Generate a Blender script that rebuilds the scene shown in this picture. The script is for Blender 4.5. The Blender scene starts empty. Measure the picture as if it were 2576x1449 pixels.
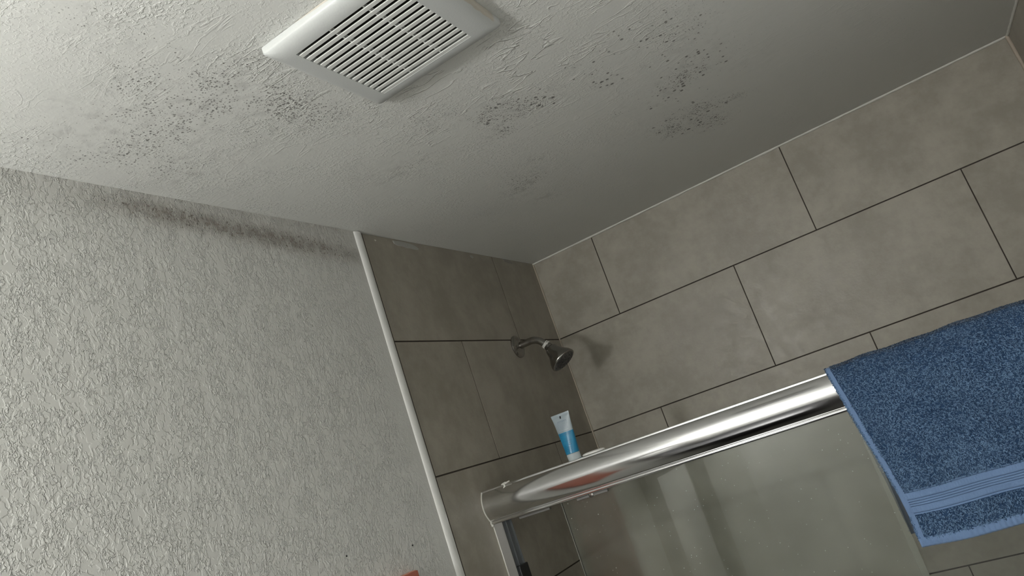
import bpy, bmesh, math, random
from mathutils import Vector, Matrix
import numpy as np

S = bpy.context.scene
COL = S.collection
H = 2.44                                   # ceiling height; all z below are measured from the ceiling and shifted by H

# ------------------------------------------------------------------ camera, light, exposure
cam_d = bpy.data.cameras.new('camera')
cam = bpy.data.objects.new('camera', cam_d); COL.objects.link(cam)
cam_d.sensor_width = 36.0
cam_d.lens = 1935.13 / 2576.0 * 36.0
cam_d.clip_start = 0.02
CAM = Vector((0.9654, -2.2423, H - 0.6231))
right = Vector((0.8213, 0.4726, -0.3194)); down = Vector((-0.3886, 0.0536, -0.9198)); fwd = Vector((-0.4176, 0.8796, 0.2277))
M = Matrix.Identity(4)
for i in range(3):
    M[i][0] = right[i]; M[i][1] = -down[i]; M[i][2] = -fwd[i]; M[i][3] = CAM[i]
cam.matrix_world = M
S.camera = cam

w = bpy.data.worlds.new('world'); S.world = w; w.use_nodes = True
w.node_tree.nodes['Background'].inputs[0].default_value = (0.75, 0.85, 1.0, 1)
w.node_tree.nodes['Background'].inputs[1].default_value = 0.02

def area(name, loc, rot, sx, sy, power, color):
    d = bpy.data.lights.new(name, 'AREA'); d.shape = 'RECTANGLE'; d.size = sx; d.size_y = sy
    d.energy = power; d.color = color
    o = bpy.data.objects.new(name, d); COL.objects.link(o); o.location = loc; o.rotation_euler = rot
    return o
# the only lamp of the room is the vanity light, built as a thing further down
LAMP_Z = -0.37
LAMP_Y = (-2.60, -2.77, -2.94)
LAMP_POWER = 4.75

S.view_settings.view_transform = 'Standard'
S.view_settings.look = 'None'
S.view_settings.gamma = 1.0
S.view_settings.use_curve_mapping = False
S.view_settings.exposure = 0.0
try:
    S.cycles.use_denoising = True
    S.cycles.sample_clamp_indirect = 4.0
    S.cycles.max_bounces = 10
except Exception:
    pass

# ------------------------------------------------------------------ helpers
def wloc(o):
    v = Vector((0, 0, 0))
    while o is not None:
        v += o.location; o = o.parent
    return v

def link(name, me, mats, parent=None, smooth=None):
    o = bpy.data.objects.new(name, me); COL.objects.link(o)
    for m in (mats if isinstance(mats, (list, tuple)) else [mats]): me.materials.append(m)
    if parent is not None:
        o.parent = parent
        me.transform(Matrix.Translation(-wloc(parent)))
    if smooth is not None:
        for p in me.polygons: p.use_smooth = True
        me.set_sharp_from_angle(angle=math.radians(smooth))
    return o

def obj(name, bm, mats, parent=None, smooth=None):
    me = bpy.data.meshes.new(name)
    bmesh.ops.recalc_face_normals(bm, faces=bm.faces)
    bm.to_mesh(me); bm.free()
    return link(name, me, mats, parent, smooth)

def pydata(name, vs, fs, mats, parent=None, smooth=None):
    me = bpy.data.meshes.new(name); me.from_pydata(vs, [], fs); me.update()
    return link(name, me, mats, parent, smooth)

def tag(o, label, cat, group=None):
    o['label'] = label; o['category'] = cat
    if group: o['group'] = group
    return o

def thing(name, loc, label, cat, group=None):
    o = bpy.data.objects.new(name, None); COL.objects.link(o); o.location = loc; o.empty_display_size = 0.05
    return tag(o, label, cat, group)

def struct(o):
    o['kind'] = 'structure'; return o

def add_box(bm, x0, x1, y0, y1, z0, z1, bevel=0.0, seg=2, mat=0):
    """box in room coordinates, z from the ceiling"""
    vs = [bm.verts.new((x, y, z + H)) for x in (x0, x1) for y in (y0, y1) for z in (z0, z1)]
    idx = [(0, 1, 3, 2), (4, 6, 7, 5), (0, 4, 5, 1), (2, 3, 7, 6), (0, 2, 6, 4), (1, 5, 7, 3)]
    fs = [bm.faces.new([vs[i] for i in f]) for f in idx]
    for f in fs: f.material_index = mat
    bmesh.ops.recalc_face_normals(bm, faces=fs)
    if bevel > 0:
        es = list({e for f in fs for e in f.edges})
        bmesh.ops.bevel(bm, geom=es, offset=bevel, segments=seg, affect='EDGES', profile=0.5, clamp_overlap=True)

def extrude_x(bm, prof, x0, x1, nx=1, cap=True):
    """closed (y,z) profile swept along x"""
    rings = []
    for i in range(nx + 1):
        x = x0 + (x1 - x0) * i / nx
        rings.append([bm.verts.new((x, y, z + H)) for y, z in prof])
    n = len(prof)
    for a, b in zip(rings, rings[1:]):
        for k in range(n):
            bm.faces.new((a[k], a[(k + 1) % n], b[(k + 1) % n], b[k]))
    if cap:
        bm.faces.new(rings[0]); bm.faces.new(rings[-1][::-1])

def frame_of(d):
    d = Vector(d).normalized()
    a = Vector((0, 0, 1)) if abs(d.z) < 0.9 else Vector((0, 1, 0))
    u = d.cross(a).normalized(); v = d.cross(u).normalized()
    return d, u, v

def add_lathe(bm, base, axis, prof, n=40, cap0=True, cap1=True):
    """prof: (distance along the axis, radius)"""
    base = Vector(base); d, u, v = frame_of(axis)
    rings = []
    for t, r in prof:
        rings.append([bm.verts.new(base + d * t + (u * math.cos(2 * math.pi * k / n) + v * math.sin(2 * math.pi * k / n)) * r) for k in range(n)])
    for a, b in zip(rings, rings[1:]):
        for k in range(n):
            bm.faces.new((a[k], a[(k + 1) % n], b[(k + 1) % n], b[k]))
    if cap0: bm.faces.new(rings[0])
    if cap1: bm.faces.new(rings[-1])

def add_tube(bm, pts, r, n=16, cap=True):
    pts = [Vector(p) for p in pts]
    rs = r if isinstance(r, (list, tuple)) else [r] * len(pts)
    d0 = (pts[1] - pts[0]).normalized(); _, u, v = frame_of(d0)
    rings = []
    for i, p in enumerate(pts):
        d = (pts[min(i + 1, len(pts) - 1)] - pts[max(i - 1, 0)]).normalized()
        u = (u - d * u.dot(d)).normalized(); v = d.cross(u)
        rings.append([bm.verts.new(p + (u * math.cos(2 * math.pi * k / n) + v * math.sin(2 * math.pi * k / n)) * rs[i]) for k in range(n)])
    for a, b in zip(rings, rings[1:]):
        for k in range(n):
            bm.faces.new((a[k], a[(k + 1) % n], b[(k + 1) % n], b[k]))
    if cap:
        bm.faces.new(rings[0]); bm.faces.new(rings[-1])

def ss(a, b, x):
    t = max(0.0, min(1.0, (x - a) / (b - a))); return t * t * (3 - 2 * t)

# ------------------------------------------------------------------ node helpers
class NT:
    def __init__(s, name):
        s.m = bpy.data.materials.new(name); s.m.use_nodes = True
        s.t = s.m.node_tree; s.N = s.t.nodes; s.L = s.t.links
        s.b = s.N['Principled BSDF']; s.out = s.N['Material Output']
    def n(s, typ, **kw):
        nd = s.N.new(typ)
        for k, v in kw.items(): setattr(nd, k, v)
        return nd
    def put(s, sock, v):
        if hasattr(v, 'links') or isinstance(v, bpy.types.NodeSocket): s.L.new(v, sock)
        else: sock.default_value = v
    def math(s, op, a, b=None, c=None, clamp=False):
        nd = s.n('ShaderNodeMath', operation=op, use_clamp=clamp)
        s.put(nd.inputs[0], a)
        if b is not None: s.put(nd.inputs[1], b)
        if c is not None: s.put(nd.inputs[2], c)
        return nd.outputs[0]
    def step(s, x, a, b, lo=0.0, hi=1.0):
        nd = s.n('ShaderNodeMapRange', interpolation_type='SMOOTHSTEP')
        s.put(nd.inputs['Value'], x); nd.inputs['From Min'].default_value = a; nd.inputs['From Max'].default_value = b
        nd.inputs['To Min'].default_value = lo; nd.inputs['To Max'].default_value = hi
        return nd.outputs[0]
    def co(s, scale=(1, 1, 1), loc=(0, 0, 0), rot=(0, 0, 0)):
        tc = s.n('ShaderNodeTexCoord'); mp = s.n('ShaderNodeMapping')
        s.L.new(tc.outputs['Object'], mp.inputs[0])
        mp.inputs['Scale'].default_value = scale; mp.inputs['Location'].default_value = loc; mp.inputs['Rotation'].default_value = rot
        return mp.outputs[0]
    def noise(s, vec, scale, detail=2.0, rough=0.5, dist=0.0):
        nd = s.n('ShaderNodeTexNoise'); s.L.new(vec, nd.inputs['Vector'])
        nd.inputs['Scale'].default_value = scale; nd.inputs['Detail'].default_value = detail
        nd.inputs['Roughness'].default_value = rough; nd.inputs['Distortion'].default_value = dist
        return nd.outputs['Fac']
    def mix(s, fac, a, b):
        nd = s.n('ShaderNodeMix', data_type='RGBA')
        s.put(nd.inputs[0], fac); s.put(nd.inputs[6], a); s.put(nd.inputs[7], b)
        return nd.outputs[2]
    def attr(s, name):
        nd = s.n('ShaderNodeAttribute', attribute_name=name); return nd.outputs['Fac']
    def bump(s, h, dist, strength=1.0, normal=None):
        nd = s.n('ShaderNodeBump'); s.put(nd.inputs['Height'], h)
        nd.inputs['Distance'].default_value = dist; nd.inputs['Strength'].default_value = strength
        if normal is not None: s.L.new(normal, nd.inputs['Normal'])
        return nd.outputs[0]
    def set(s, **kw):
        for k, v in kw.items(): s.put(s.b.inputs[k.replace('_', ' ')], v)
        return s

def plain(name, col, rough=0.5, metal=0.0, spec=0.5, bump=None):
    t = NT(name); t.set(Base_Color=(*col, 1), Roughness=rough, Metallic=metal)
    t.b.inputs['Specular IOR Level'].default_value = spec
    if bump:
        t.set(Normal=t.bump(t.noise(t.co(), bump[0], 3), bump[1]))
    return t.m

# ------------------------------------------------------------------ materials
def mold_spots(t, dens, sc, rmax, seed):
    """dark spots: one cell each, present and sized by the density there"""
    v = t.n('ShaderNodeTexVoronoi', feature='F1'); t.L.new(t.co(loc=(seed, seed * 0.7, 0)), v.inputs['Vector'])
    v.inputs['Scale'].default_value = sc
    sep = t.n('ShaderNodeSeparateColor'); t.L.new(v.outputs['Color'], sep.inputs[0])
    r = t.math('MULTIPLY', t.math('SUBTRACT', dens, sep.outputs[0], clamp=True), rmax)
    e = t.math('SUBTRACT', r, t.math('ADD', v.outputs['Distance'], t.math('MULTIPLY', t.math('SUBTRACT', t.noise(t.co(), sc * 2.2, 1), 0.5), 0.35)))
    return t.step(e, -0.04, 0.16)

def mat_ceiling():
    t = NT('textured_white_ceiling_paint')
    den = t.attr('mold')
    lo = t.noise(t.co(), 14, 3, 0.6)
    d1 = t.math('MULTIPLY', den, t.step(lo, 0.30, 0.62, 0.45, 1.15))
    base = t.math('ADD', t.math('MULTIPLY', t.step(t.noise(t.co(loc=(3, 1, 0)), 5, 3), 0.38, 0.66), 0.40), d1)
    s1 = mold_spots(t, t.math('MULTIPLY', base, 0.80), 180, 0.60, 0.0)
    s0 = mold_spots(t, t.math('MULTIPLY', t.attr('mold_big'), t.step(lo, 0.30, 0.60, 0.45, 1.0)), 96, 0.66, 7.7)
    s2 = mold_spots(t, t.math('MULTIPLY', base, 1.0), 300, 0.66, 4.3)
    sp = t.math('MAXIMUM', t.math('MULTIPLY', s1, 0.85), t.math('MULTIPLY', s2, 0.8))
    smear = t.math('MULTIPLY', t.math('MULTIPLY', den, t.step(t.noise(t.co(), 45, 4, 0.65), 0.45, 0.75)), 0.45)
    sp = t.math('MAXIMUM', sp, t.math('MULTIPLY', s0, 0.85))
    fac = t.math('MAXIMUM', sp, smear, clamp=True)
    col = t.mix(t.math('MULTIPLY', t.noise(t.co(), 3, 2), 0.5), (0.70, 0.705, 0.67, 1), (0.66, 0.665, 0.63, 1))
    col = t.mix(fac, col, (0.10, 0.095, 0.085, 1))
    # skip-trowel ridges run along the ceiling near the fan, fine stipple elsewhere
    rid = t.attr('ridge')
    a = t.noise(t.co(scale=(0.36, 1.0, 1), rot=(0, 0, math.radians(-12))), 32, 3, 0.5, 0.6)
    lines = t.math('SUBTRACT', 1.0, t.step(t.math('ABSOLUTE', t.math('SUBTRACT', a, 0.52)), 0.0, 0.030))
    lines = t.math('MULTIPLY', lines, t.step(t.noise(t.co(loc=(9, 2, 0)), 17, 2), 0.44, 0.60))
    lines = t.math('MULTIPLY', lines, rid)
    st = t.step(t.noise(t.co(), 150, 3, 0.6, 0.5), 0.47, 0.66)
    st = t.math('MULTIPLY', st, t.step(t.noise(t.co(loc=(5, 5, 0)), 9, 3), 0.38, 0.62, 0.1, 1.0))
    st = t.math('MULTIPLY', st, t.attr('stipple'))
    h = t.math('ADD', t.math('MULTIPLY', lines, 0.75), t.math('MULTIPLY', st, 0.27))
    h = t.math('ADD', h, t.math('MULTIPLY', t.noise(t.co(), 22, 3), 0.35))
    t.set(Base_Color=col, Roughness=0.55, Normal=t.bump(h, 0.0022))
    return t.m

def mat_wall_paint():
    t = NT('knockdown_white_wall_paint')
    den = t.attr('mold')
    s1 = mold_spots(t, t.math('MULTIPLY', den, 1.0), 230, 0.9, 1.0)
    smear = t.math('MULTIPLY', den, t.step(t.noise(t.co(), 60, 4, 0.6), 0.30, 0.75, 0.46, 0.84))
    fac = t.math('MAXIMUM', t.math('MULTIPLY', s1, 0.8), smear, clamp=True)
    col = t.mix(fac, (0.60, 0.60, 0.57, 1), (0.12, 0.095, 0.07, 1))
    n1 = t.noise(t.co(scale=(1, 1, 0.72)), 122, 2.2, 0.5, 0.5)
    plate = t.step(n1, 0.46, 0.56)
    n2 = t.noise(t.co(loc=(2, 7, 1), scale=(1, 1, 0.66)), 165, 2, 0.5, 0.5)
    worm = t.math('SUBTRACT', 1.0, t.step(t.math('ABSOLUTE', t.math('SUBTRACT', n2, 0.5)), 0.0, 0.060))
    worm = t.math('MULTIPLY', worm, t.step(t.noise(t.co(loc=(1, 1, 4)), 34, 2), 0.40, 0.54))
    edge = t.step(t.attr('smooth_edge'), 0.0, 1.0)
    h = t.math('ADD', t.math('MULTIPLY', plate, 0.45), t.math('MULTIPLY', worm, 0.75))
    h = t.math('ADD', t.math('MULTIPLY', h, edge), t.math('MULTIPLY', t.noise(t.co(), 18, 2), 0.5))
    t.set(Base_Color=col, Roughness=0.46, Normal=t.bump(h, 0.0014))
    return t.m

def mat_tile():
    t = NT('taupe_stoneware_tile')
    tone = t.attr('tone')
    n = t.noise(t.co(), 7, 5, 0.62); n2 = t.noise(t.co(loc=(4, 4, 4)), 34, 4, 0.6)
    f = t.math('ADD', t.math('MULTIPLY', n, 0.75), t.math('MULTIPLY', n2, 0.35))
    f = t.math('ADD', t.step(f, 0.38, 0.72), t.math('MULTIPLY', tone, 0.25))
    col = t.mix(f, (0.258, 0.236, 0.196, 1), (0.355, 0.330, 0.280, 1))
    sp = t.step(t.noise(t.co(), 420, 2), 0.66, 0.74)
    col = t.mix(t.math('MULTIPLY', sp, 0.25), col, (0.14, 0.12, 0.095, 1))
    t.set(Base_Color=col, Roughness=t.step(n2, 0.3, 0.7, 0.42, 0.55), Normal=t.bump(t.noise(t.co(), 160, 3), 0.0003))
    return t.m

M_CEIL = mat_ceiling(); M_PAINT = mat_wall_paint(); M_TILE = mat_tile()
M_GROUT = plain('dark_brown_grout', (0.030, 0.022, 0.015), 0.8)
M_BACKPAINT = plain('plain_white_paint', (0.76, 0.76, 0.735), 0.5, bump=(60, 0.0008))
M_FLOOR = plain('dark_floor_tile', (0.07, 0.065, 0.06), 0.4)
M_TRIM = plain('glossy_white_trim', (0.72, 0.72, 0.69), 0.22, bump=(30, 0.0004))
M_CAULK = plain('white_caulk', (0.62, 0.61, 0.56), 0.45, bump=(90, 0.0006))
M_CAULK2 = plain('aged_beige_caulk', (0.36, 0.31, 0.25), 0.45, bump=(90, 0.0006))
M_SMEAR = plain('grey_white_paint_smear', (0.36, 0.36, 0.34), 0.5, bump=(150, 0.0006))
M_CHROME = plain('polished_aluminium', (0.80, 0.80, 0.80), 0.13, 1.0)
M_ALU = plain('satin_aluminium', (0.62, 0.62, 0.62), 0.33, 1.0)
M_ALU2 = plain('bright_drawn_aluminium', (0.86, 0.86, 0.86), 0.22, 1.0)
M_DIMALU = plain('dull_aluminium_strip', (0.15, 0.148, 0.14), 0.5)
M_CHAN = plain('shaded_channel_aluminium', (0.20, 0.21, 0.22), 0.35, 0.8)  # jamb side turned from the lamp: its shade is put into the colour
M_BLACK = plain('black_rubber', (0.008, 0.009, 0.010), 0.4)
M_NICKEL = plain('dull_nickel', (0.33, 0.32, 0.30), 0.24, 1.0)
M_NOZZLE = plain('dark_nozzle_rubber', (0.012, 0.012, 0.012), 0.5)
M_TAPE = plain('white_thread_tape', (0.7, 0.69, 0.66), 0.6, bump=(500, 0.001))
M_PLASTIC = plain('white_fan_plastic', (0.66, 0.67, 0.64), 0.38, bump=(300, 0.00015))
M_DUCT = plain('dusty_dark_duct', (0.09, 0.085, 0.075), 0.7)

# ------------------------------------------------------------------ the setting
T1, T2, T3, T4, T5 = -0.2632, -0.5690, -0.8748, -1.1806, -1.4864
ROWS = [(0.0, T1), (T1, T2), (T2, T3), (T3, T4), (T4, T5), (T5, -1.7922), (-1.7922, -2.098), (-2.098, -H)]
RX = 1.4252                                   # right wall of the shower
W = 0.8690                                    # tiled depth of the left wall

def tile_wall(name, place, rows, joints, a0, a1, seed):
    """tiles standing 8 mm proud of a grout bed; place(along, out, z) -> point"""
    rnd = random.Random(seed)
    bm = bmesh.new(); tone = []
    lay = bm.faces.layers.float.new('tone')
    def quad(ps, mat, tv):
        f = bm.faces.new([bm.verts.new(p) for p in ps]); f.material_index = mat; f[lay] = tv
    quad([place(a0, -0.0007, 0), place(a1, -0.0007, 0), place(a1, -0.0007, -H), place(a0, -0.0007, -H)], 1, 0)
    quad([place(a0, -0.012, 0), place(a1, -0.012, 0), place(a1, -0.012, -H), place(a0, -0.012, -H)], 1, 0)
    for i, (zt, zb) in enumerate(rows):
        js = [a0] + [j for j in joints[i % 2 if i > 3 else i] if a0 < j < a1] + [a1]
        for l, r in zip(js, js[1:]):
            g, gv = 0.0017, 0.0014
            l2 = l + (gv if l > a0 else 0); r2 = r - (gv if r < a1 else 0)
            t2 = zt - (g if zt < 0 else 0); b2 = zb + g
            tv = rnd.uniform(-0.6, 0.6); c = 0.0004
            out = [(l2, 0.0, t2), (r2, 0.0, t2), (r2, 0.0, b2), (l2, 0.0, b2)]
            inn = [(l2 + c, 0.0, t2 - c), (r2 - c, 0.0, t2 - c), (r2 - c, 0.0, b2 + c), (l2 + c, 0.0, b2 + c)]
            P = [place(a, -0.0004, z) for a, o, z in out]; Q = [place(a, 0.0, z) for a, o, z in inn]
            B = [place(a, -0.0020, z) for a, o, z in out]
            quad(Q, 0, tv)
            for k in range(4):
                quad([P[k], P[(k + 1) % 4], Q[(k + 1) % 4], Q[k]], 0, tv)
                quad([B[k], B[(k + 1) % 4], P[(k + 1) % 4], P[k]], 0, tv)
    return struct(obj(name, bm, [M_TILE, M_GROUT]))

# long shower wall, faces the camera
odd, even = [0.2270, 0.8395, 1.4520], [0.5900, 1.2030]
tile_wall('wall_back', lambda a, o, z: (a, -o, z + H), ROWS, [[0.2194, 0.8320], even, [0.2349, 0.8474], even, [0.2450, 0.8572]], 0.0, RX, 3)
# plumbing wall at the left
tile_wall('wall_left', lambda a, o, z: (o, a, z + H), ROWS, [[-0.2719], [-0.5905], [-0.2738], [-0.5905], [-0.2730]], -0.8675, 0.0, 8)
# right end of the shower
tile_wall('wall_right', lambda a, o, z: (RX - o, a, z + H), ROWS, [[-0.45], [-0.2], [-0.45], [-0.2], [-0.45]], -0.90, 0.0, 5)

CL = [(0.345,-1.696,0.063,0.55),(0.312,-1.745,0.05,0.35),(0.249,-1.616,0.064,0.6),(0.161,-1.631,0.072,0.35),(0.356,-1.531,0.05,0.95),(0.319,-1.53,0.03,1.0),(0.315,-1.46,0.057,1.0),(0.321,-1.391,0.041,0.9),(0.161,-1.491,0.103,0.65),(0.097,-1.563,0.05,0.55),(0.076,-1.41,0.048,0.8),(0.108,-1.649,0.066,0.35),(0.325,-1.291,0.072,0.5),(0.395,-1.126,0.062,0.75),(0.474,-1.04,0.041,1.25),(0.511,-1.012,0.037,1.2),(0.572,-0.988,0.046,1.0),(0.439,-0.96,0.027,1.3),(0.661,-1.007,0.066,0.5),(0.657,-0.902,0.037,0.8),(0.801,-0.914,0.098,0.7),(0.827,-0.768,0.068,0.85),(0.753,-0.762,0.054,1.0),(0.735,-0.564,0.066,1.3),(0.666,-0.515,0.046,1.4),(0.744,-0.436,0.053,1.2),(0.695,-0.721,0.041,1.0),(0.829,-0.524,0.024,1.1),(0.36,-0.688,0.057,1.0),(0.31,-0.639,0.047,1.1),(0.323,-0.521,0.04,1.0),(0.416,-0.763,0.027,0.9),(0.573,-0.626,0.078,0.4),(0.3,-1.008,0.044,0.7),(0.253,-1.039,0.039,0.6),(0.095,-1.308,0.077,0.55),(0.21,-1.061,0.058,0.5),(0.168,-0.619,0.031,0.6),(0.773,-1.055,0.098,0.45),(0.899,-0.663,0.05,0.55),(0.623,-0.776,0.031,0.9),(0.25,-1.36,0.063,0.7),(0.253,-1.5,0.042,0.7)]

def grid(name, us, vs, skip, P, attrs, mats):
    nu, nv = len(us), len(vs)
    verts = [P(u, v) for v in vs for u in us]
    faces = [(j * nu + i, j * nu + i + 1, (j + 1) * nu + i + 1, (j + 1) * nu + i)
             for j in range(nv - 1) for i in range(nu - 1) if not skip(us[i], us[i + 1], vs[j], vs[j + 1])]
    me = bpy.data.meshes.new(name); me.from_pydata(verts, [], faces); me.update()
    for an, fn in attrs.items():
        at = me.attributes.new(an, 'FLOAT', 'POINT')
        at.data.foreach_set('value', [float(fn(u, v)) for v in vs for u in us])
    return struct(link(name, me, mats))

HX0, HX1, HY0, HY1 = 0.424, 0.598, -1.505, -1.312      # hole of the fan housing
cx = sorted(set([round(i * 0.0158, 5) for i in range(0, 91)] + [HX0, HX1, RX + 0.005]))
cx = [c for c in cx if c <= RX + 0.005]
cy = sorted(set([round(-3.10 + i * 0.02, 5) for i in range(0, 156)] + [HY0, HY1, 0.0]))
def mold_c(x, y):
    s = 0.0
    for a, b, r, k in CL: s += (0.44 if a > 0.55 else 0.66) * k * math.exp(-((x - a) ** 2 + (y - b) ** 2) / (r * r))
    return min(s, 0.72)
def mold_b(x, y):
    s = 0.0
    for a, b, r, k in CL:
        if a > 0.28: s += 0.86 * ss(0.24, 0.55, a) * k * math.exp(-((x - a) ** 2 + (y - b) ** 2) / (r * r * 1.25))
    return min(s, 0.82)
grid('ceiling', cx, cy, lambda a, b, c, d: a >= HX0 - 1e-6 and b <= HX1 + 1e-6 and c >= HY0 - 1e-6 and d <= HY1 + 1e-6,
     lambda u, v: (u, v, H),
     {'mold': mold_c, 'mold_big': mold_b,
      'ridge': lambda x, y: math.exp(-(((x - 0.56) / 0.24) ** 2 + ((y + 1.22) / 0.26) ** 2)) + 0.10,
      'stipple': lambda x, y: (1.0 - 0.93 * ss(0.45, 1.0, x + 0.55 * (y + 1.0))) * (1.0 - 0.65 * ss(-1.30, -1.6, y) * ss(0.03, 0.12, x) * (1 - ss(0.25, 0.40, x)))}, M_CEIL)

PX = 0.0035                                             # painted face of the left wall
wy = [-3.10] + [round(-1.95 + i * 0.012, 5) for i in range(0, 89)] + [-0.8900]
wz = [0.0] + [round(-i * 0.008, 5) for i in range(1, 26)] + [-0.3, -0.6, -1.0, -1.6, -H]
def mold_grey_w(y, z):
    c = -0.026 - 0.0593 * (y + 1.507)
    k = math.exp(-((z - c) / 0.024) ** 2) * ss(-1.66, -1.38, y) * (1.0 - 0.35 * ss(-1.1, -0.9, y))
    k2 = 0.40 * math.exp(-((z + 0.0) / 0.065) ** 2) * (0.55 + 0.45 * ss(-1.75, -1.3, y))  # soft grey darkening towards the ceiling line, besides the mold band
    return max(k, k2)
grid('wall_left_painted', wy, wz, lambda a, b, c, d: False, lambda u, v: (PX, u, v + H),
     {'mold': mold_grey_w, 'smooth_edge': lambda y, z: 0.25 + 0.75 * (1 - ss(-0.98, -0.91, y))}, M_PAINT)

def wallbox(name, x0, x1, y0, y1, z0, z1, m):
    bm = bmesh.new(); add_box(bm, x0, x1, y0, y1, z0, z1); return struct(obj(name, bm, m))
wallbox('floor', -0.1, RX + 0.1, -3.2, 0.1, -H - 0.05, -H, M_FLOOR)
wallbox('wall_right_painted', RX, RX + 0.08, -3.10, -0.90, -H, 0, M_BACKPAINT)
wallbox('wall_front', 0.0, RX, -3.10, -3.02, -H, 0, M_BACKPAINT)   # behind the camera

# white half-round edge trim between paint and tile
bm = bmesh.new()
yl, yr = -0.9040, -0.8762
prof = []
for k in range(13):
    a = math.pi * k / 12
    prof.append(((yl + yr) / 2 - math.cos(a) * (yr - yl) / 2, 0.001 + 0.0072 * math.sin(a) ** 0.8))
prof = [(yl, -0.004)] + prof + [(yr, -0.004)]
r0 = [bm.verts.new((x, y, H - 0.0015)) for y, x in prof]; r1 = [bm.verts.new((x, y, 0)) for y, x in prof]
for k in range(len(prof) - 1): bm.faces.new((r0[k], r0[k + 1], r1[k + 1], r1[k]))
bm.faces.new(r0); bm.faces.new(r1)
struct(obj('trim_1', bm, M_TRIM, smooth=50))
bm = bmesh.new(); add_box(bm, -0.010, -0.0004, yr - 0.006, -0.8672, -H, 0)
struct(obj('trim_2', bm, M_GROUT))

# caulk beads: corner, ceiling, right corner
def bead(name, pts, r, mat, seed):
    rnd = random.Random(seed); P = []; R = []
    a, b = Vector(pts[0]), Vector(pts[1]); n = 70
    for i in range(n + 1):
        P.append(a.lerp(b, i / n) + Vector((rnd.uniform(-1, 1), rnd.uniform(-1, 1), rnd.uniform(-1, 1))) * r * 0.08)
        R.append(r * rnd.uniform(0.8, 1.2))
    bm = bmesh.new(); add_tube(bm, P, R, 8); return struct(obj(name, bm, mat, smooth=60))
bead('trim_3', ((0.001, -0.001, H), (0.001, -0.001, 0)), 0.0030, M_CAULK2, 1)
bead('trim_4', ((0.0, -0.0005, H - 0.0005), (RX, -0.0005, H - 0.0005)), 0.0045, M_CAULK, 2)
bead('trim_5', ((RX - 0.002, -0.002, H), (RX - 0.002, -0.002, 0.4)), 0.0050, M_CAULK2, 3)
bead('trim_6', ((RX - 0.001, 0.0, H - 0.001), (RX - 0.001, -0.90, H - 0.001)), 0.0040, M_CAULK, 4)

# ceiling paint run over the top of the left tiles
wl = bpy.data.objects['wall_left']
def smear(name, x, pts, t, mat, parent):
    """thin blob on the left wall: outline in (y, z)"""
    bm = bmesh.new(); n = len(pts)
    cyy = sum(p[0] for p in pts) / n; czz = sum(p[1] for p in pts) / n
    a = [bm.verts.new((x - 0.0005, y, z + H)) for y, z in pts]
    b = [bm.verts.new((x + t, cyy + (y - cyy) * 0.93, H + czz + (z - czz) * 0.86)) for y, z in pts]
    for k in range(n): bm.faces.new((a[k], a[(k + 1) % n], b[(k + 1) % n], b[k]))
    bm.faces.new(b)
    return obj(name, bm, mat, parent)
smear('paint_patch', 0.0, [(-0.758,-0.004),(-0.755,-0.012),(-0.742,-0.0165),(-0.722,-0.0165),(-0.706,-0.0195),(-0.690,-0.0185),(-0.672,-0.0205),(-0.655,-0.0195),(-0.651,-0.015),(-0.662,-0.0095),(-0.676,-0.0055),(-0.700,-0.0035),(-0.730,-0.002)], 0.0012, M_SMEAR, wl)
smear('paint_patch', 0.0, [(-0.402,-0.0085),(-0.399,-0.0125),(-0.390,-0.0165),(-0.384,-0.0145),(-0.385,-0.0095),(-0.392,-0.0065)], 0.0010, M_SMEAR, wl)
smear('paint_patch', 0.0, [(-0.205,-0.0),(-0.203,-0.008),(-0.188,-0.011),(-0.172,-0.013),(-0.150,-0.013),(-0.142,-0.009),(-0.160,-0.003),(-0.180,-0.0)], 0.0008, plain('thin_paint_film', (0.27, 0.26, 0.24), 0.5), wl)
smear('paint_patch', 0.0, [(-0.829,-0.011),(-0.827,-0.0135),(-0.824,-0.0145),(-0.8225,-0.0125),(-0.825,-0.0105)], 0.0012, M_CAULK, wl)
# small screw holes in the painted wall
wp = bpy.data.objects['wall_left_painted']
for y, z in ((-1.1922, -0.6549), (-1.0121, -0.6800)):
    bm = bmesh.new(); add_lathe(bm, (PX - 0.0005, y, z + H), (1, 0, 0), [(0, 0.0017), (0.0012, 0.0017), (0.0015, 0.0012)], 10)
    obj('screw_hole', bm, M_BLACK, wp)

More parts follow.
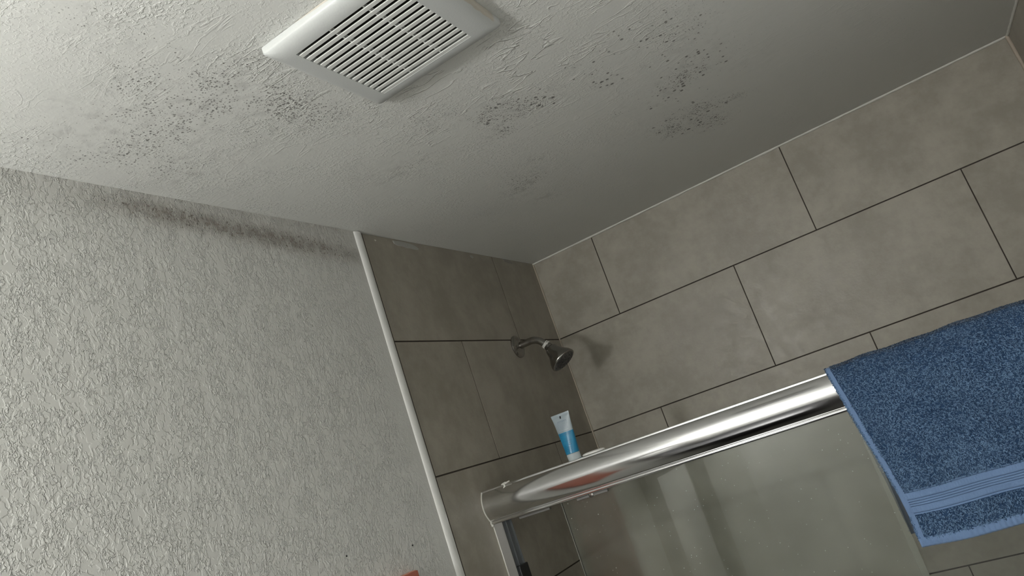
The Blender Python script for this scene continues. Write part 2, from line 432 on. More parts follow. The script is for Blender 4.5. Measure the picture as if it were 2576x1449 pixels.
# ------------------------------------------------------------------ exhaust fan cover
fx0, fx1, fy0, fy1 = 0.396, 0.634, -1.529, -1.2835
fan = thing('exhaust_fan_cover', (0.513, -1.406, H), 'white square louvred exhaust fan cover on the textured ceiling, paint peeling at its edge', 'fan cover')
def mat_fan():
    t = NT('painted_fan_cover')
    sep = t.n('ShaderNodeSeparateXYZ'); t.L.new(t.co(), sep.inputs[0])
    x, y, z = sep.outputs
    # the unpainted cream band widens along the lip that faces the lamp
    lim = t.math('ADD', t.math('MULTIPLY', t.math('ADD', x, 0.075), -0.055), t.math('MULTIPLY', t.math('SUBTRACT', t.noise(t.co(), 40, 2), 0.5), 0.0030))
    cream = t.math('MULTIPLY', t.step(t.math('SUBTRACT', z, lim), 0.0, 0.0006), t.step(y, -0.100, -0.104))
    cream = t.math('MULTIPLY', cream, t.step(x, -0.085, -0.075))
    lim2 = t.math('ADD', -0.0125, t.math('MULTIPLY', t.math('SUBTRACT', t.noise(t.co(loc=(2, 0, 0)), 60, 2), 0.5), 0.0040))
    cream2 = t.math('MULTIPLY', t.step(t.math('SUBTRACT', z, lim2), 0.0, 0.0006), t.step(x, 0.100, 0.104))
    cream2 = t.math('MULTIPLY', cream2, t.step(y, 0.105, 0.095))
    col = t.mix(t.math('MAXIMUM', cream, cream2), (0.54, 0.555, 0.54, 1), (0.50, 0.465, 0.40, 1))
    t.set(Base_Color=col, Roughness=0.38, Normal=t.bump(t.noise(t.co(), 350, 2), 0.00012))
    return t.m
M_FAN = mat_fan()
def rrect(x0, x1, y0, y1, r, n=6):
    o = []
    for cx_, cy_, a0 in ((x1 - r, y1 - r, 0), (x0 + r, y1 - r, 90), (x0 + r, y0 + r, 180), (x1 - r, y0 + r, 270)):
        for k in range(n + 1):
            a = math.radians(a0 + 90 * k / n); o.append((cx_ + r * math.cos(a), cy_ + r * math.sin(a)))
    return o
gx0, gx1, gy0, gy1 = 0.4275, 0.5945, -1.5015, -1.3145     # louvre opening
zf = -0.0185
bm = bmesh.new()
prof = [(0.0, -0.0005, 0.004), (0.0, -0.0085, 0.004), (0.0010, -0.0106, 0.005), (0.0042, -0.0136, 0.007), (0.0105, -0.0164, 0.010), (0.0180, -0.0179, 0.012), (0.0240, zf, 0.012)]
rings = []
for ins, z, r in prof:
    rings.append([bm.verts.new((x, y, z + H)) for x, y in rrect(fx0 + ins, fx1 - ins, fy0 + ins, fy1 - ins, r)])
for a, b in zip(rings, rings[1:]):
    n = len(a)
    for k in range(n): bm.faces.new((a[k], a[(k + 1) % n], b[(k + 1) % n], b[k]))
hole = [bm.verts.new((x, y, zf + H)) for x, y in rrect(gx0, gx1, gy0, gy1, 0.0006)]
hole2 = [bm.verts.new((x, y, zf + 0.0115 + H)) for x, y in rrect(gx0, gx1, gy0, gy1, 0.0006)]
n = len(hole)
for k in range(n):
    bm.faces.new((rings[-1][k], rings[-1][(k + 1) % n], hole[(k + 1) % n], hole[k]))
    bm.faces.new((hole[k], hole[(k + 1) % n], hole2[(k + 1) % n], hole2[k]))
obj('cover_frame', bm, M_FAN, fan, smooth=35)
bm = bmesh.new()
NS = 14; pitch = (gy1 - gy0) / NS
for i in range(NS):
    y0 = gy0 + pitch * i + 0.0062
    y1 = gy0 + pitch * (i + 1) + 0.0002 if i < NS - 1 else gy1 + 0.0005
    add_box(bm, gx0 - 0.0005, gx1 + 0.0005, y0, y1, zf + 0.0003, zf + 0.0021, 0.0004, 1)
for f in (0.355, 0.70):
    xr = gx0 + (gx1 - gx0) * f
    add_box(bm, xr - 0.0009, xr + 0.0009, gy0 - 0.0005, gy1 + 0.0005, zf + 0.0018, zf + 0.0095)
obj('louvre_grille', bm, M_PLASTIC, fan)
bm = bmesh.new()                                        # dark duct box above the louvres
hb = [(HX0 + 0.0005, HY0 + 0.0005), (HX1 - 0.0005, HY0 + 0.0005), (HX1 - 0.0005, HY1 - 0.0005), (HX0 + 0.0005, HY1 - 0.0005)]
lo = [bm.verts.new((x, y, H - 0.004)) for x, y in hb]; hi = [bm.verts.new((x, y, H + 0.09)) for x, y in hb]
for k in range(4): bm.faces.new((lo[k], lo[(k + 1) % 4], hi[(k + 1) % 4], hi[k]))
bm.faces.new(hi)
obj('duct_housing', bm, M_DUCT, fan)

# ------------------------------------------------------------------ sliding shower door
door = thing('shower_door', (0.0, -0.69, H - 0.7055), 'sliding glass shower door under a rounded chrome header bar', 'shower door')
front = []
for k in range(19):
    z = -0.6335 - k * (0.6965 - 0.6335) / 18
    t = (z + 0.6650) / 0.0325
    front.append((-0.7315 + 0.0135 * t * t if t < 0 else -0.7315 + 0.0125 * t * t, z))
prof = [(-0.6650, -0.6310), (-0.7150, -0.6310), (-0.7150, -0.6295), (-0.7162, -0.6286), (-0.7180, -0.6292), (-0.7187, -0.6308), (-0.7186, -0.6330)] + front + \
       [(-0.7172, -0.6972), (-0.7168, -0.6984), (-0.7180, -0.6996), (-0.7188, -0.7012), (-0.7186, -0.7032), (-0.7174, -0.7050), (-0.7155, -0.7056), (-0.6650, -0.7056)]
bm = bmesh.new(); extrude_x(bm, prof, 0.0004, RX - 0.0004, 1)
hdr = obj('header_bar', bm, M_CHROME, door, smooth=35)
# pale sealant bead round the bar's end on the tile
bm = bmesh.new()
add_tube(bm, [(0.0010, y - 0.0006, z + H) for y, z in prof[5:-2]], 0.0012, 8)
add_tube(bm, [(0.0014, -0.7175, H - 0.7040), (0.0022, -0.7172, H - 0.7075), (0.0016, -0.7166, H - 0.7105)], [0.0020, 0.0034, 0.0012], 10)
obj('end_sealant', bm, M_CAULK, hdr, smooth=60)
rnd = random.Random(5)
bm = bmesh.new()
for pts, r in (([(0.058, -0.7187, -0.6285), (0.066, -0.7190, -0.6290), (0.074, -0.7188, -0.6270), (0.080, -0.7185, -0.6262)], 0.0014),
               ([(0.064, -0.7188, -0.6300), (0.0655, -0.7200, -0.6345), (0.0600, -0.7210, -0.6385), (0.0575, -0.7215, -0.6405)], 0.0016),
               ([(0.060, -0.7185, -0.6270), (0.070, -0.7185, -0.6258)], 0.0010)):
    add_tube(bm, [(x, y, z + H) for x, y, z in pts], r, 8)
obj('caulk_drip', bm, M_CAULK, hdr, smooth=60)
# a guide strip showing under the bar near its left end
bm = bmesh.new(); add_box(bm, 0.064, 0.144, -0.7000, -0.6900, -0.7120, -0.7050, 0.0006, 1)
obj('guide_strip', bm, M_DIMALU, hdr)
# wall jamb
bm = bmesh.new()
add_box(bm, 0.0003, 0.0250, -0.7120, -0.7095, -H + 0.45, -0.7056, 0.0004, 1)
add_box(bm, 0.0003, 0.0220, -0.7095, -0.6730, -H + 0.45, -0.7056)
add_box(bm, 0.0220, 0.0262, -0.6960, -0.6950, -H + 0.45, -0.7056)
add_box(bm, 0.0220, 0.0275, -0.6748, -0.6735, -H + 0.45, -0.7056)
jamb = obj('wall_jamb', bm, M_CHAN, door)
bm = bmesh.new(); add_box(bm, 0.0008, 0.0252, -0.7130, -0.7119, -H + 0.45, -0.7060)
obj('jamb_face', bm, M_ALU, jamb)
bm = bmesh.new(); add_tube(bm, [(0.0012, -0.7124, H - 0.7062), (0.0012, -0.7124, 0.45)], 0.0017, 8)
obj('jamb_sealant', bm, M_CAULK, jamb, smooth=60)
bm = bmesh.new(); add_box(bm, 0.0215, 0.0320, -0.7085, -0.6690, -1.00, -0.8060, 0.002, 2)
obj('bumper', bm, M_BLACK, jamb)

def mat_haze():
    t = NT('scummed_obscure_glass')
    t.N.remove(t.b)
    gl = t.n('ShaderNodeBsdfGlossy'); gl.inputs['Color'].default_value = (1, 1, 1, 1); gl.inputs['Roughness'].default_value = 0.008
    rf = t.n('ShaderNodeBsdfRefraction'); rf.inputs['Color'].default_value = (0.93, 0.95, 0.93, 1); rf.inputs['Roughness'].default_value = 0.17; rf.inputs['IOR'].default_value = 1.45
    df = t.n('ShaderNodeBsdfDiffuse'); df.inputs['Color'].default_value = (0.50, 0.51, 0.47, 1)
    tr = t.n('ShaderNodeBsdfTranslucent'); tr.inputs['Color'].default_value = (0.55, 0.56, 0.52, 1)
    a = t.n('ShaderNodeAddShader'); t.L.new(df.outputs[0], a.inputs[0]); t.L.new(tr.outputs[0], a.inputs[1])
    hz = t.n('ShaderNodeMixShader')
    v = t.n('ShaderNodeTexVoronoi', feature='F1'); t.L.new(t.co(), v.inputs['Vector']); v.inputs['Scale'].default_value = 80
    sep = t.n('ShaderNodeSeparateColor'); t.L.new(v.outputs['Color'], sep.inputs[0])
    drops = t.math('MULTIPLY', t.step(v.outputs['Distance'], 0.12, 0.05), t.math('GREATER_THAN', sep.outputs[0], 0.45))
    soft = t.step(t.noise(t.co(), 6, 4, 0.6), 0.3, 0.7, 0.02, 0.09)
    t.L.new(t.math('MAXIMUM', soft, t.math('MULTIPLY', drops, 0.6)), hz.inputs[0])
    t.L.new(rf.outputs[0], hz.inputs[1]); t.L.new(a.outputs[0], hz.inputs[2])
    fr = t.n('ShaderNodeFresnel'); fr.inputs['IOR'].default_value = 1.5
    mx = t.n('ShaderNodeMixShader'); t.L.new(fr.outputs[0], mx.inputs[0]); t.L.new(hz.outputs[0], mx.inputs[1]); t.L.new(gl.outputs[0], mx.inputs[2])
    t.L.new(mx.outputs[0], t.out.inputs[0])
    return t.m
M_HAZE = mat_haze()
t = NT('clear_door_glass'); t.set(Base_Color=(0.96, 0.98, 0.97, 1), Roughness=0.0, IOR=1.5); t.b.inputs['Transmission Weight'].default_value = 1.0
M_GLASS = t.m
M_EDGE = plain('pale_glass_edge', (0.13, 0.13, 0.11), 0.4)
bm = bmesh.new(); add_box(bm, 0.1722, 0.8090, -0.6930, -0.6870, -2.02, -0.6700)
pan = obj('glass_panel', bm, M_HAZE, door); pan['label'] = 'hazy water-spotted glass panel'
bm = bmesh.new(); add_box(bm, 0.1702, 0.1722, -0.6932, -0.6868, -2.02, -0.7000)
obj('glass_edge', bm, M_EDGE, pan)
bm = bmesh.new(); add_box(bm, 0.2140, 0.2890, -0.7010, -0.6935, -0.7125, -0.7000, 0.0006, 1)
obj('hanger_bracket', bm, M_DIMALU, pan)
bm = bmesh.new(); add_lathe(bm, (0.2500, -0.7005, H - 0.7085), (0, -1, 0), [(0, 0.0058), (0.0016, 0.0058), (0.0026, 0.0045), (0.0028, 0.002)], 20)
obj('hanger_screw', bm, M_NICKEL, pan, smooth=40)
bm = bmesh.new(); add_box(bm, 0.7950, 1.4150, -0.6760, -0.6700, -2.02, -0.6700)
pan2 = obj('glass_panel', bm, M_GLASS, door); pan2['label'] = 'clear glass panel'

# ------------------------------------------------------------------ shower head
sy, sz = -0.305, -0.2845
sh = thing('shower_head', (0.0, sy, H + sz), 'dull nickel shower head on a bent arm on the tiled left wall', 'shower head')
bm = bmesh.new()
add_lathe(bm, (0.0002, sy, H + sz), (1, 0, 0), [(0, 0.0330), (0.0030, 0.0332), (0.0048, 0.0315), (0.0075, 0.0262), (0.0095, 0.0215), (0.0105, 0.0165), (0.0125, 0.0142), (0.0135, 0.0110)], 48)
obj('wall_flange', bm, M_NICKEL, sh, smooth=40)
pts = [(0.004, sy, sz), (0.020, sy, sz + 0.0002), (0.044, sy, sz + 0.0005)]
th = math.radians(52); R = 0.046; xc, zc = 0.044, sz + 0.0005 - R
for k in range(1, 11):
    a = th * k / 10; pts.append((xc + R * math.sin(a), sy - 0.001 * k / 10, zc + R * math.cos(a)))
ex, ey_, ez_ = pts[-1]; dx, dz = math.cos(th), -math.sin(th)
pts.append((ex + dx * 0.020, ey_, ez_ + dz * 0.020))
bm = bmesh.new(); add_tube(bm, [(x, y, z + H) for x, y, z in pts], 0.0100, 24)
obj('shower_arm', bm, M_NICKEL, sh, smooth=50)
nx, ny, nz = pts[-1]
# thread tape
bm = bmesh.new(); rnd = random.Random(2)
P = []
for k in range(46):
    a = k * 0.62; q = k / 45
    P.append(Vector((nx, ny, nz + H)) + Vector((dx, 0, dz)) * (-0.013 + q * 0.013 + rnd.uniform(-0.0018, 0.0018)) + (Vector((-dz, 0, dx)) * math.cos(a) + Vector((0, 1, 0)) * math.sin(a)) * (0.0107 + rnd.uniform(0, 0.0010)))
add_tube(bm, P, 0.0013, 6)
obj('thread_tape', bm, M_TAPE, sh, smooth=60)
ax = Vector((0.50, -0.06, -0.86)).normalized()
b0 = Vector((nx, ny, nz + H)) - Vector((dx, 0, dz)) * 0.002
bm = bmesh.new()
prof = [(-0.002, 0.0112), (0.0, 0.0122), (0.003, 0.0122), (0.0036, 0.0110), (0.0048, 0.0110), (0.0054, 0.0124), (0.0085, 0.0126), (0.0092, 0.0116), (0.0105, 0.0118), (0.0118, 0.0160),
        (0.016, 0.0180), (0.022, 0.0196), (0.029, 0.0218), (0.036, 0.0256), (0.043, 0.0302), (0.050, 0.0346), (0.056, 0.0374), (0.0605, 0.0386), (0.0630, 0.0388), (0.0645, 0.0378)]
add_lathe(bm, b0, ax, prof, 56, True, True)
head = obj('head_shell', bm, M_NICKEL, sh, smooth=40)
bm = bmesh.new(); add_lathe(bm, b0 + ax * 0.0640, ax, [(0, 0.0350), (0.0012, 0.0345), (0.0014, 0.033)], 48)
obj('spray_face', bm, plain('dark_spray_plate', (0.10, 0.095, 0.085), 0.4), head, smooth=40)
bm = bmesh.new(); d_, u_, v_ = frame_of(ax)
for rr, cnt in ((0.006, 5), (0.0145, 10), (0.0225, 16), (0.0300, 22)):
    for k in range(cnt):
        a = 2 * math.pi * k / cnt + rr * 90
        add_lathe(bm, b0 + ax * 0.0652 + (u_ * math.cos(a) + v_ * math.sin(a)) * rr, ax, [(0, 0.0022), (0.0016, 0.0017), (0.0020, 0.0009)], 8)
obj('nozzles', bm, M_NOZZLE, head, smooth=40)

# ------------------------------------------------------------------ squeeze tube standing on the header bar
tb = thing('squeeze_tube', (0.2370, -0.6900, H - 0.6310), 'small clear and blue gel squeeze tube standing cap down on the header bar', 'tube')
zt0 = -0.6310
def flat_lathe(bm, rows, n=40):
    """rows: (height, half width x, half depth y)"""
    rings = []
    for h, a, b in rows:
        rings.append([bm.verts.new((0.2370 + a * math.cos(2 * math.pi * k / n), -0.6900 + b * math.sin(2 * math.pi * k / n), H + zt0 + h)) for k in range(n)])
    for p, q in zip(rings, rings[1:]):
        for k in range(n): bm.faces.new((p[k], p[(k + 1) % n], q[(k + 1) % n], q[k]))
    bm.faces.new(rings[0]); bm.faces.new(rings[-1])
def body_row(h):
    f = (h - 0.0165) / (0.102 - 0.0165)
    return (h, 0.0152 + 0.0068 * f + 0.0012 * max(0, f - 0.75) * 4 * 0.25, 0.0150 * (1 - f) ** 0.8 + 0.0008)
t = NT('clear_cap_plastic'); t.set(Base_Color=(0.80, 0.88, 0.90, 1), Roughness=0.25, IOR=1.3); t.b.inputs['Transmission Weight'].default_value = 0.55
M_CAP = t.m
bm = bmesh.new(); flat_lathe(bm, [(0, 0.0138, 0.0138), (0.0012, 0.0146, 0.0146), (0.0150, 0.0152, 0.0152), (0.0160, 0.0146, 0.0146)])
obj('cap', bm, M_CAP, tb, smooth=40)
M_GEL = plain('blue_gel', (0.014, 0.165, 0.30), 0.28)
M_FILM = plain('milky_tube_film', (0.28, 0.33, 0.355), 0.35)
zs = 0.0640
bm = bmesh.new(); flat_lathe(bm, [body_row(0.0165 + (zs - 0.0165) * k / 8) for k in range(9)])
obj('gel_body', bm, M_GEL, tb, smooth=50)
bm = bmesh.new(); flat_lathe(bm, [body_row(zs + (0.100 - zs) * k / 8) for k in range(9)] + [(0.1005, 0.0226, 0.0009), (0.1055, 0.0227, 0.0009)])
obj('upper_body', bm, M_FILM, tb, smooth=50)
# print on the side that faces the room
def surf_y(x, h):
    _, a, b = body_row(min(h, 0.1019)); q = max(0.0, 1 - ((x - 0.2370) / a) ** 2)
    return -0.6900 - b * math.sqrt(q) - 0.00025
def add_mark(bm, xa, xb, ha, hb, n=5):
    prev = None
    for k in range(n + 1):
        x = 0.2370 + xa + (xb - xa) * k / n
        v = [bm.verts.new((x, surf_y(x, h) - 0.0001, H + zt0 + h)) for h in (ha, hb)]
        if prev: bm.faces.new((prev[0], v[0], v[1], prev[1]))
        prev = v
bm = bmesh.new(); add_mark(bm, -0.0018, 0.0018, 0.0945, 0.1000, 2)
obj('eye_mark', bm, M_BLACK, tb)
bm = bmesh.new(); rnd = random.Random(11)
def row_of_words(h, xa, xb, hh):
    x = xa
    while x < xb - 0.001:
        l = rnd.uniform(0.0010, 0.0034); add_mark(bm, x, min(x + l, xb), h, h + hh, 2); x += l + 0.0006
row_of_words(0.0885, -0.0100, 0.0120, 0.0009)
row_of_words(0.0868, -0.0115, 0.0130, 0.0008)
for k in range(6): row_of_words(0.0845 - k * 0.0027, -0.0135 + k * 0.0003, (0.0135 if k != 3 else 0.011) - k * 0.0002, 0.0006)
row_of_words(0.0660, -0.0140, 0.0140, 0.0006)
obj('small_print', bm, plain('faded_slate_ink', (0.15, 0.20, 0.26), 0.5), tb)
bm = bmesh.new()
add_mark(bm, -0.0135, 0.0145, 0.0610, 0.0616); add_mark(bm, -0.0130, 0.0140, 0.0575, 0.0580); add_mark(bm, -0.0110, 0.0125, 0.0445, 0.0449)
row_of_words(0.0592, -0.0130, 0.0140, 0.0006)
for h in (0.0300, 0.0265, 0.0230): row_of_words(h, -0.0080, 0.0105, 0.0006)
def tri(cx_, h0, s):
    P3 = [(cx_ - s, h0), (cx_ + s, h0), (cx_, h0 + s * 1.7)]
    for (xa, ha), (xb, hb) in zip(P3, P3[1:] + P3[:1]):
        add_tube(bm, [(0.2370 + xa + (xb - xa) * k / 4, surf_y(0.2370 + xa + (xb - xa) * k / 4, ha + (hb - ha) * k / 4), H + zt0 + ha + (hb - ha) * k / 4) for k in range(5)], 0.00032, 5)
tri(-0.0060, 0.0340, 0.0026); tri(0.0055, 0.0355, 0.0030)
obj('blue_print', bm, plain('dark_blue_ink', (0.010, 0.085, 0.17), 0.5), tb)

# thin white sliver of soap lying next to it
bm = bmesh.new()
bmesh.ops.create_uvsphere(bm, u_segments=32, v_segments=16, radius=1.0)
for v in bm.verts:
    c = v.co
    sx = math.copysign(abs(c.x) ** 0.8, c.x); sz_ = math.copysign(abs(c.z) ** 0.7, c.z)
    v.co = (0.2830 + 0.0265 * sx, -0.6880 + 0.0160 * c.y, H - 0.6310 + 0.0040 + 0.0040 * sz_)
sp = obj('soap_sliver', bm, plain('white_soap', (0.80, 0.79, 0.75), 0.35), None, smooth=80)
tag(sp, 'thin white flat soap sliver lying on the header bar beside the blue tube', 'soap')

# ------------------------------------------------------------------ blue towel over the header bar
tw = thing('bath_towel', (1.02, -0.69, H - 0.626), 'blue terry bath towel hanging folded over the chrome header bar', 'towel')
path = [(-0.6560, -0.9450)] + [(-0.6560, -0.9450 + 0.02 * k) for k in range(1, 15)] + [(-0.6565, -0.6480), (-0.6575, -0.6370), (-0.6610, -0.6290), (-0.6680, -0.6257),
        (-0.6800, -0.6250), (-0.6950, -0.6248), (-0.7080, -0.6240), (-0.7165, -0.6235), (-0.7220, -0.6265), (-0.7265, -0.6340), (-0.7310, -0.6440), (-0.7345, -0.6550), (-0.7360, -0.6660), (-0.7360, -0.6780), (-0.7358, -0.6900)]
path += [(-0.7360 - 0.012 * ((k + 1) / 26) ** 1.2, -0.70 - 0.01 * k) for k in range(0, 26)]
# even resampling
def resample(P, step):
    out = [P[0]]; acc = 0.0
    for a, b in zip(P, P[1:]):
        L = math.hypot(b[0] - a[0], b[1] - a[1]); d = step - acc
        while d <= L:
            out.append((a[0] + (b[0] - a[0]) * d / L, a[1] + (b[1] - a[1]) * d / L)); d += step
        acc = (acc + L) % step if L < step - acc or True else 0
        acc = L - (d - step)
    return out
cl_ = resample(path, 0.004)
NP = len(cl_)
nrm = []
for i in range(NP):
    a = cl_[max(0, i - 1)]; b = cl_[min(NP - 1, i + 1)]
    ty, tz = b[0] - a[0], b[1] - a[1]; l = math.hypot(ty, tz) or 1
    nrm.append((tz / l, -ty / l))            # points outward, away from the bar
for i in range(NP):                          # make sure the side that faces the room points to -y
    if cl_[i][1] < -0.66 and cl_[i][0] < -0.70 and nrm[i][0] > 0:
        nrm = [(-p, -q) for p, q in nrm]; break
TW = 0.50
def tow(u, i, off=0.0):
    """point on the towel: u metres from its left edge, i along the drape"""
    y, z = cl_[i]; ny_, nz_ = nrm[i]
    frontside = y < -0.705
    drop = max(0.0, -0.66 - z)
    if frontside: xl = float(np.interp(-z, (0.622, 0.646, 0.72, 0.794, 0.85, 0.902, 0.96), (0.7880, 0.7925, 0.8025, 0.8130, 0.8200, 0.8224, 0.8215)))
    else: xl = float(np.interp(-z, (0.622, 0.65, 0.725, 0.794, 0.856, 0.95), (0.7870, 0.7840, 0.7905, 0.7985, 0.8020, 0.8050)))
    wave = 0.0
    if frontside and drop > 0:
        wave = -(0.0060 * math.sin(u * 17 + 0.6) + 0.0035 * math.sin(u * 41 + z * 22)) * min(1, drop / 0.15)
        wave -= 0.006 * math.exp(-((u - 0.0) / 0.03) ** 2) * min(1, drop / 0.2) * -0.6
    k = 0.0015 * math.sin(u * 60 + z * 95) * math.sin(u * 23 - z * 40)
    return Vector((xl + u, y + wave + ny_ * (off + k), z + H + nz_ * (off + k)))
def mat_terry(name, c0, c1, bumpd=0.0):
    t = NT(name)
    n = t.noise(t.co(), 16, 3, 0.6); a = t.attr('rnd')
    f = t.math('ADD', t.math('MULTIPLY', n, 0.5), t.math('MULTIPLY', a, 0.6))
    t.set(Base_Color=t.mix(t.step(f, 0.2, 0.85), c0, c1), Roughness=0.85)
    t.b.inputs['Specular IOR Level'].default_value = 0.15
    t.b.inputs['Sheen Weight'].default_value = 0.15
    if bumpd: t.set(Normal=t.bump(t.noise(t.co(), 900, 2), bumpd))
    return t.m
M_TERRY = mat_terry('blue_terry', (0.017, 0.043, 0.096, 1), (0.108, 0.180, 0.285, 1))  # colour range widened to mimic lit tips and shaded gaps of the pile
M_WOVEN = mat_terry('blue_woven_border', (0.120, 0.190, 0.320, 1), (0.142, 0.218, 0.350, 1), 0.0004)
Z_BAND0, Z_BAND1, Z_HEM = -0.8600, -0.8985, -0.9380
def zone(i):
    y, z = cl_[i]
    if y > -0.705: return 'pile'
    if Z_BAND1 <= z <= Z_BAND0: return 'band'
    if z < Z_HEM: return 'hem'
    return 'pile'
us = [0.0, 0.002, 0.0075, 0.010, 0.012] + [0.012 + (TW - 0.012) * k / 90 for k in range(1, 91)]
# cloth ground: front and back faces
vs = []; fs = []
for side in (1, -1):
    base = len(vs)
    for i in range(NP):
        for u in us: vs.append(tow(u, i, 0.0011 * side))
    nu = len(us)
    for i in range(NP - 1):
        for j in range(nu - 1):
            q = (base + i * nu + j, base + i * nu + j + 1, base + (i + 1) * nu + j + 1, base + (i + 1) * nu + j)
            fs.append(q if side > 0 else q[::-1])
nn = NP * len(us); nu = len(us)
for i in range(NP - 1):
    for j in (0, nu - 1):
        fs.append((i * nu + j, (i + 1) * nu + j, nn + (i + 1) * nu + j, nn + i * nu + j))
for j in range(nu - 1):
    for i in (0, NP - 1):
        fs.append((i * nu + j, i * nu + j + 1, nn + i * nu + j + 1, nn + i * nu + j))
ground = pydata('terry_cloth', vs, fs, M_TERRY, tw, smooth=60)

# terry loops as small bent blades
rng = np.random.RandomState(7)
def tufts(name, count, rows, umin, umax, L, wd, parent):
    idx = rng.choice(rows, count); uu = rng.uniform(umin, umax, count)
    V = np.zeros((count * 6, 3)); off = Vector(wloc(parent))
    rv = np.repeat(rng.rand(count), 6)
    for k in range(count):
        i = int(idx[k]); u = float(uu[k]); jit = rng.rand()
        i2 = min(i + 1, NP - 1)
        p = tow(u, i, 0.0012); p2 = tow(u, i2, 0.0012)
        p = p.lerp(p2, float(jit))
        nv = Vector((0, nrm[i][0], nrm[i][1]))
        td = (p2 - p); td = td.normalized() if td.length > 1e-7 else Vector((0, 0, -1))
        ang = rng.uniform(-1.5, 1.5) + 2.2 * math.sin(u * 31 + 3 * cl_[i][1] * 9) * 0.35
        lean = td * math.cos(ang) + Vector((1, 0, 0)) * math.sin(ang)
        side = lean.cross(nv).normalized()
        l = L * rng.uniform(0.7, 1.25); w_ = wd * rng.uniform(0.7, 1.2)
        m = p + nv * l * 0.62 + lean * l * 0.30
        e = p + nv * l * 0.70 + lean * l * 0.95
        for q, c in enumerate((p - side * w_ * 0.5, p + side * w_ * 0.5, m - side * w_ * 0.55, m + side * w_ * 0.55, e - side * w_ * 0.30, e + side * w_ * 0.30)):
            V[k * 6 + q] = c
    F = np.zeros((count * 2, 4), dtype=np.int64)
    b = np.arange(count) * 6
    F[0::2] = np.stack([b, b + 1, b + 3, b + 2], 1); F[1::2] = np.stack([b + 2, b + 3, b + 5, b + 4], 1)
    me = bpy.data.meshes.new(name)
    me.vertices.add(len(V)); me.vertices.foreach_set('co', V.ravel())
    me.loops.add(F.size); me.loops.foreach_set('vertex_index', F.ravel().astype(np.int32))
    me.polygons.add(len(F)); me.polygons.foreach_set('loop_start', (np.arange(len(F)) * 4).astype(np.int32))
    me.update(calc_edges=True); me.validate()
    at = me.attributes.new('rnd', 'FLOAT', 'POINT'); at.data.foreach_set('value', rv)
    o = link(name, me, M_TERRY, parent, None)
    for p in me.polygons: p.use_smooth = True
    o['kind'] = 'stuff'
    return o
rows_front = [i for i in range(NP) if zone(i) == 'pile' and (cl_[i][0] < -0.70)]
rows_top = [i for i in range(NP) if zone(i) == 'pile' and -0.705 < cl_[i][0] and cl_[i][1] > -0.64]
rows_back = [i for i in range(NP) if cl_[i][0] > -0.67 and cl_[i][1] <= -0.64]
tufts('terry_pile', 56000, rows_front + rows_top, 0.0095, TW, 0.0036, 0.0011, ground)
tufts('terry_pile', 9000, rows_back, 0.0, 0.12, 0.0034, 0.0012, ground)
# short fringe on the very edge
tufts('edge_fringe', 1500, rows_front, -0.0010, 0.0012, 0.0022, 0.0009, ground)

def strip(name, rows_, uvals, offf, mat):
    vs = []; fs = []; n_ = len(uvals)
    for i in rows_:
        for u in uvals: vs.append(tow(u, i, offf(u, i)))
    for a in range(len(rows_) - 1):
        for j in range(n_ - 1): fs.append((a * n_ + j, a * n_ + j + 1, (a + 1) * n_ + j + 1, (a + 1) * n_ + j))
    return pydata(name, vs, fs, mat, tw, smooth=60)
rf = [i for i in range(NP) if cl_[i][0] < -0.70]
strip('selvage_strip', rf, [-0.0006, 0.0002, 0.002, 0.005, 0.0078, 0.0092, 0.0098], lambda u, i: 0.0024 if -0.0002 < u < 0.0095 else 0.0005, M_WOVEN)

# woven border with raised cords, finer rows than the cloth grid
def fine_border(name, za, zb, nz_, prof_fn, u0, u1, nu_):
    fr = [i for i in range(NP) if cl_[i][0] < -0.70]
    def at(u, z, off):
        for a, b in zip(fr, fr[1:]):
            if cl_[b][1] <= z <= cl_[a][1]:
                k = (cl_[a][1] - z) / max(1e-9, cl_[a][1] - cl_[b][1]); return tow(u, a, off).lerp(tow(u, b, off), k)
        return tow(u, fr[-1], off) + Vector((0, 0, z - cl_[fr[-1]][1]))
    vs = []; fs = []
    ul = [u0 + (u1 - u0) * j / nu_ for j in range(nu_ + 1)]
    zl = [za + (zb - za) * k / nz_ for k in range(nz_ + 1)]
    for z in zl:
        for u in ul: vs.append(at(u, z, prof_fn(u, z)))
    n_ = len(ul)
    for a in range(nz_):
        for j in range(nu_): fs.append((a * n_ + j, a * n_ + j + 1, (a + 1) * n_ + j + 1, (a + 1) * n_ + j))
    return pydata(name, vs, fs, M_WOVEN, tw, smooth=80)
def band_prof(u, z):
    f = (Z_BAND0 - z) / (Z_BAND0 - Z_BAND1)
    h = 0.0024
    for c in (0.04, 0.36, 0.46, 0.56, 0.66, 0.95): h -= 0.0016 * math.exp(-((f - c) / 0.016) ** 2)
    if 0.09 < f < 0.31 or 0.71 < f < 0.90: h += 0.0007 * (0.5 + 0.5 * math.sin(u * 2 * math.pi / 0.0046))
    if u < 0.006: h -= 0.0006
    return h
fine_border('woven_band', Z_BAND0 + 0.001, Z_BAND1 - 0.001, 110, band_prof, -0.0004, TW, 420)
def hem_prof(u, z):
    f = (Z_HEM - z) / 0.0155
    return 0.0022 + 0.0026 * math.sin(math.pi * max(0, min(1, f))) ** 0.6 + 0.0007 * math.sin(u * 2 * math.pi / 0.0085 + 0.8 * math.sin(u * 40)) - 0.004 * ss(0.85, 1.0, f)
fine_border('hem', Z_HEM + 0.001, -0.9535, 14, hem_prof, -0.0004, TW, 300)

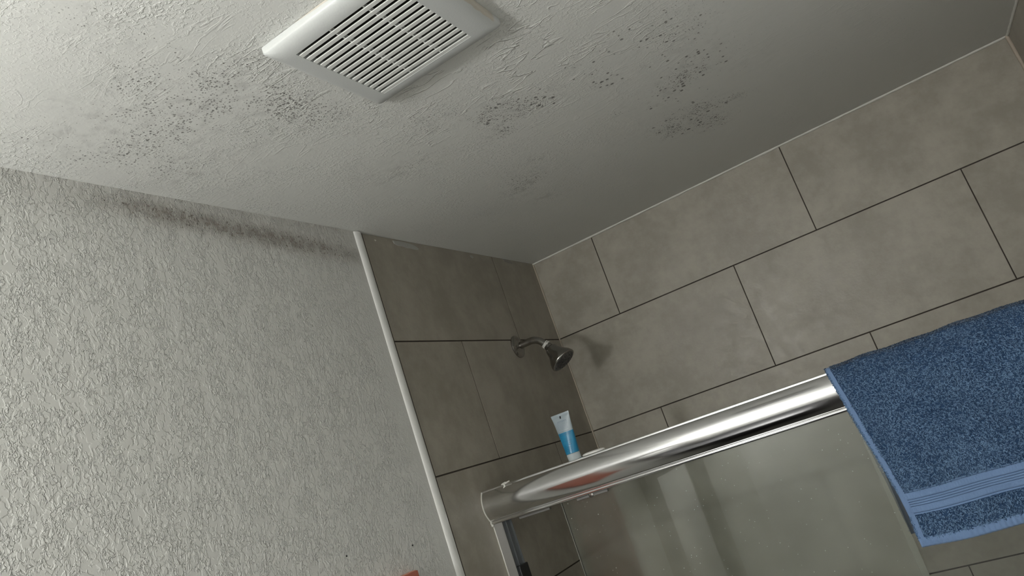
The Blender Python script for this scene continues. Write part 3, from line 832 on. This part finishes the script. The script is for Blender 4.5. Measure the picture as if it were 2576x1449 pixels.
# ------------------------------------------------------------------ orange-red panel on the painted wall
art = thing('wall_panel', (PX, -1.19, H - 0.96), 'orange-red flat panel on the painted wall, only its top corner in view', 'wall panel')
M_RED = NT('orange_red_cloth'); M_RED.set(Base_Color=M_RED.mix(M_RED.noise(M_RED.co(), 60, 3), (0.30, 0.085, 0.052, 1), (0.39, 0.125, 0.075, 1)), Roughness=0.7, Normal=M_RED.bump(M_RED.noise(M_RED.co(), 300, 2), 0.0006))
bm = bmesh.new(); add_box(bm, PX + 0.0005, PX + 0.0160, -1.34, -1.0375, -1.20, -0.7235, 0.0012, 2)
obj('panel_face', bm, M_RED.m, art)
bm = bmesh.new(); add_box(bm, PX + 0.0005, PX + 0.0120, -1.34, -1.0385, -0.7236, -0.7222)
obj('top_edge', bm, plain('pale_salmon_edge', (0.62, 0.30, 0.22), 0.6), art)

# ------------------------------------------------------------------ vanity lamp and mirror, beyond the left edge of the frame
M_BULB = NT('lit_white_globe'); M_BULB.set(Base_Color=(0.9, 0.9, 0.9, 1)); M_BULB.b.inputs['Emission Color'].default_value = (1.0, 0.995, 0.98, 1)
M_BULB.b.inputs['Emission Strength'].default_value = 40.0 * LAMP_POWER
van = thing('vanity_light', (PX, LAMP_Y[1], H + LAMP_Z), 'three-globe vanity light on the painted wall past the left edge, mirrored in the header bar', 'vanity light')
bm = bmesh.new(); add_box(bm, PX, PX + 0.025, LAMP_Y[2] - 0.07, LAMP_Y[0] + 0.07, LAMP_Z - 0.05, LAMP_Z + 0.05, 0.006, 3)
obj('back_plate', bm, M_CHROME, van)
for y in LAMP_Y:
    bm = bmesh.new(); add_lathe(bm, (PX + 0.024, y, H + LAMP_Z), (1, 0, 0), [(0, 0.026), (0.012, 0.026), (0.022, 0.020), (0.034, 0.018)], 24)
    obj('lamp_socket', bm, M_CHROME, van, smooth=40)
    bm = bmesh.new(); bmesh.ops.create_uvsphere(bm, u_segments=24, v_segments=14, radius=0.055, matrix=Matrix.Translation((PX + 0.105, y, H + LAMP_Z)))
    obj('globe', bm, M_BULB.m, van, smooth=80)
mir = thing('wall_mirror', (PX, -2.0, H - 1.2), 'dark-framed wall mirror seen only as a reflection in the shower glass', 'mirror')
bm = bmesh.new()
for a in ((-2.30, -1.60, -0.78, -0.66), (-2.30, -1.60, -1.80, -1.68), (-1.72, -1.60, -1.68, -0.78), (-2.30, -2.14, -1.68, -0.78)):
    add_box(bm, PX + 0.0005, PX + 0.022, a[0], a[1], a[2], a[3], 0.003, 2)
obj('mirror_frame', bm, plain('dark_brown_wood', (0.035, 0.025, 0.018), 0.4), mir)
bm = bmesh.new(); add_box(bm, PX + 0.0005, PX + 0.008, -2.142, -1.718, -1.682, -0.778)
obj('mirror_glass', bm, plain('silvered_mirror', (0.9, 0.9, 0.9), 0.01, 1.0), mir)

# unseen dark vanity under the lamp, added so the header bar mirrors dark bands
vc = thing('added_vanity', (PX + 0.25, -2.35, 0.0), 'unseen dark vanity added to darken reflections in the chrome header bar', 'added vanity cabinet')
M_DARKWOOD = plain('dark_stained_wood', (0.020, 0.015, 0.012), 0.45)
bm = bmesh.new(); add_box(bm, PX + 0.001, 0.50, -2.98, -1.55, -H + 0.001, -1.625, 0.003, 2)
obj('cabinet_body', bm, M_DARKWOOD, vc)
bm = bmesh.new(); add_box(bm, PX + 0.001, 0.53, -3.00, -1.53, -1.625, -1.600, 0.004, 2)
obj('countertop', bm, plain('dark_stone_top', (0.030, 0.030, 0.032), 0.3), vc)
for a, b in ((-2.95, -2.28), (-2.25, -1.58)):
    bm = bmesh.new(); add_box(bm, 0.501, 0.519, a, b, -2.36, -1.68, 0.003, 2)
    dr = obj('cabinet_door', bm, M_DARKWOOD, vc)
    bm = bmesh.new(); add_lathe(bm, (0.519, (a if b == -1.58 else b) + (0.05 if b == -1.58 else -0.05), H - 1.78), (1, 0, 0), [(0, 0.006), (0.012, 0.006), (0.016, 0.013), (0.024, 0.012), (0.027, 0.006)], 16)
    obj('knob', bm, M_NICKEL, dr, smooth=40)
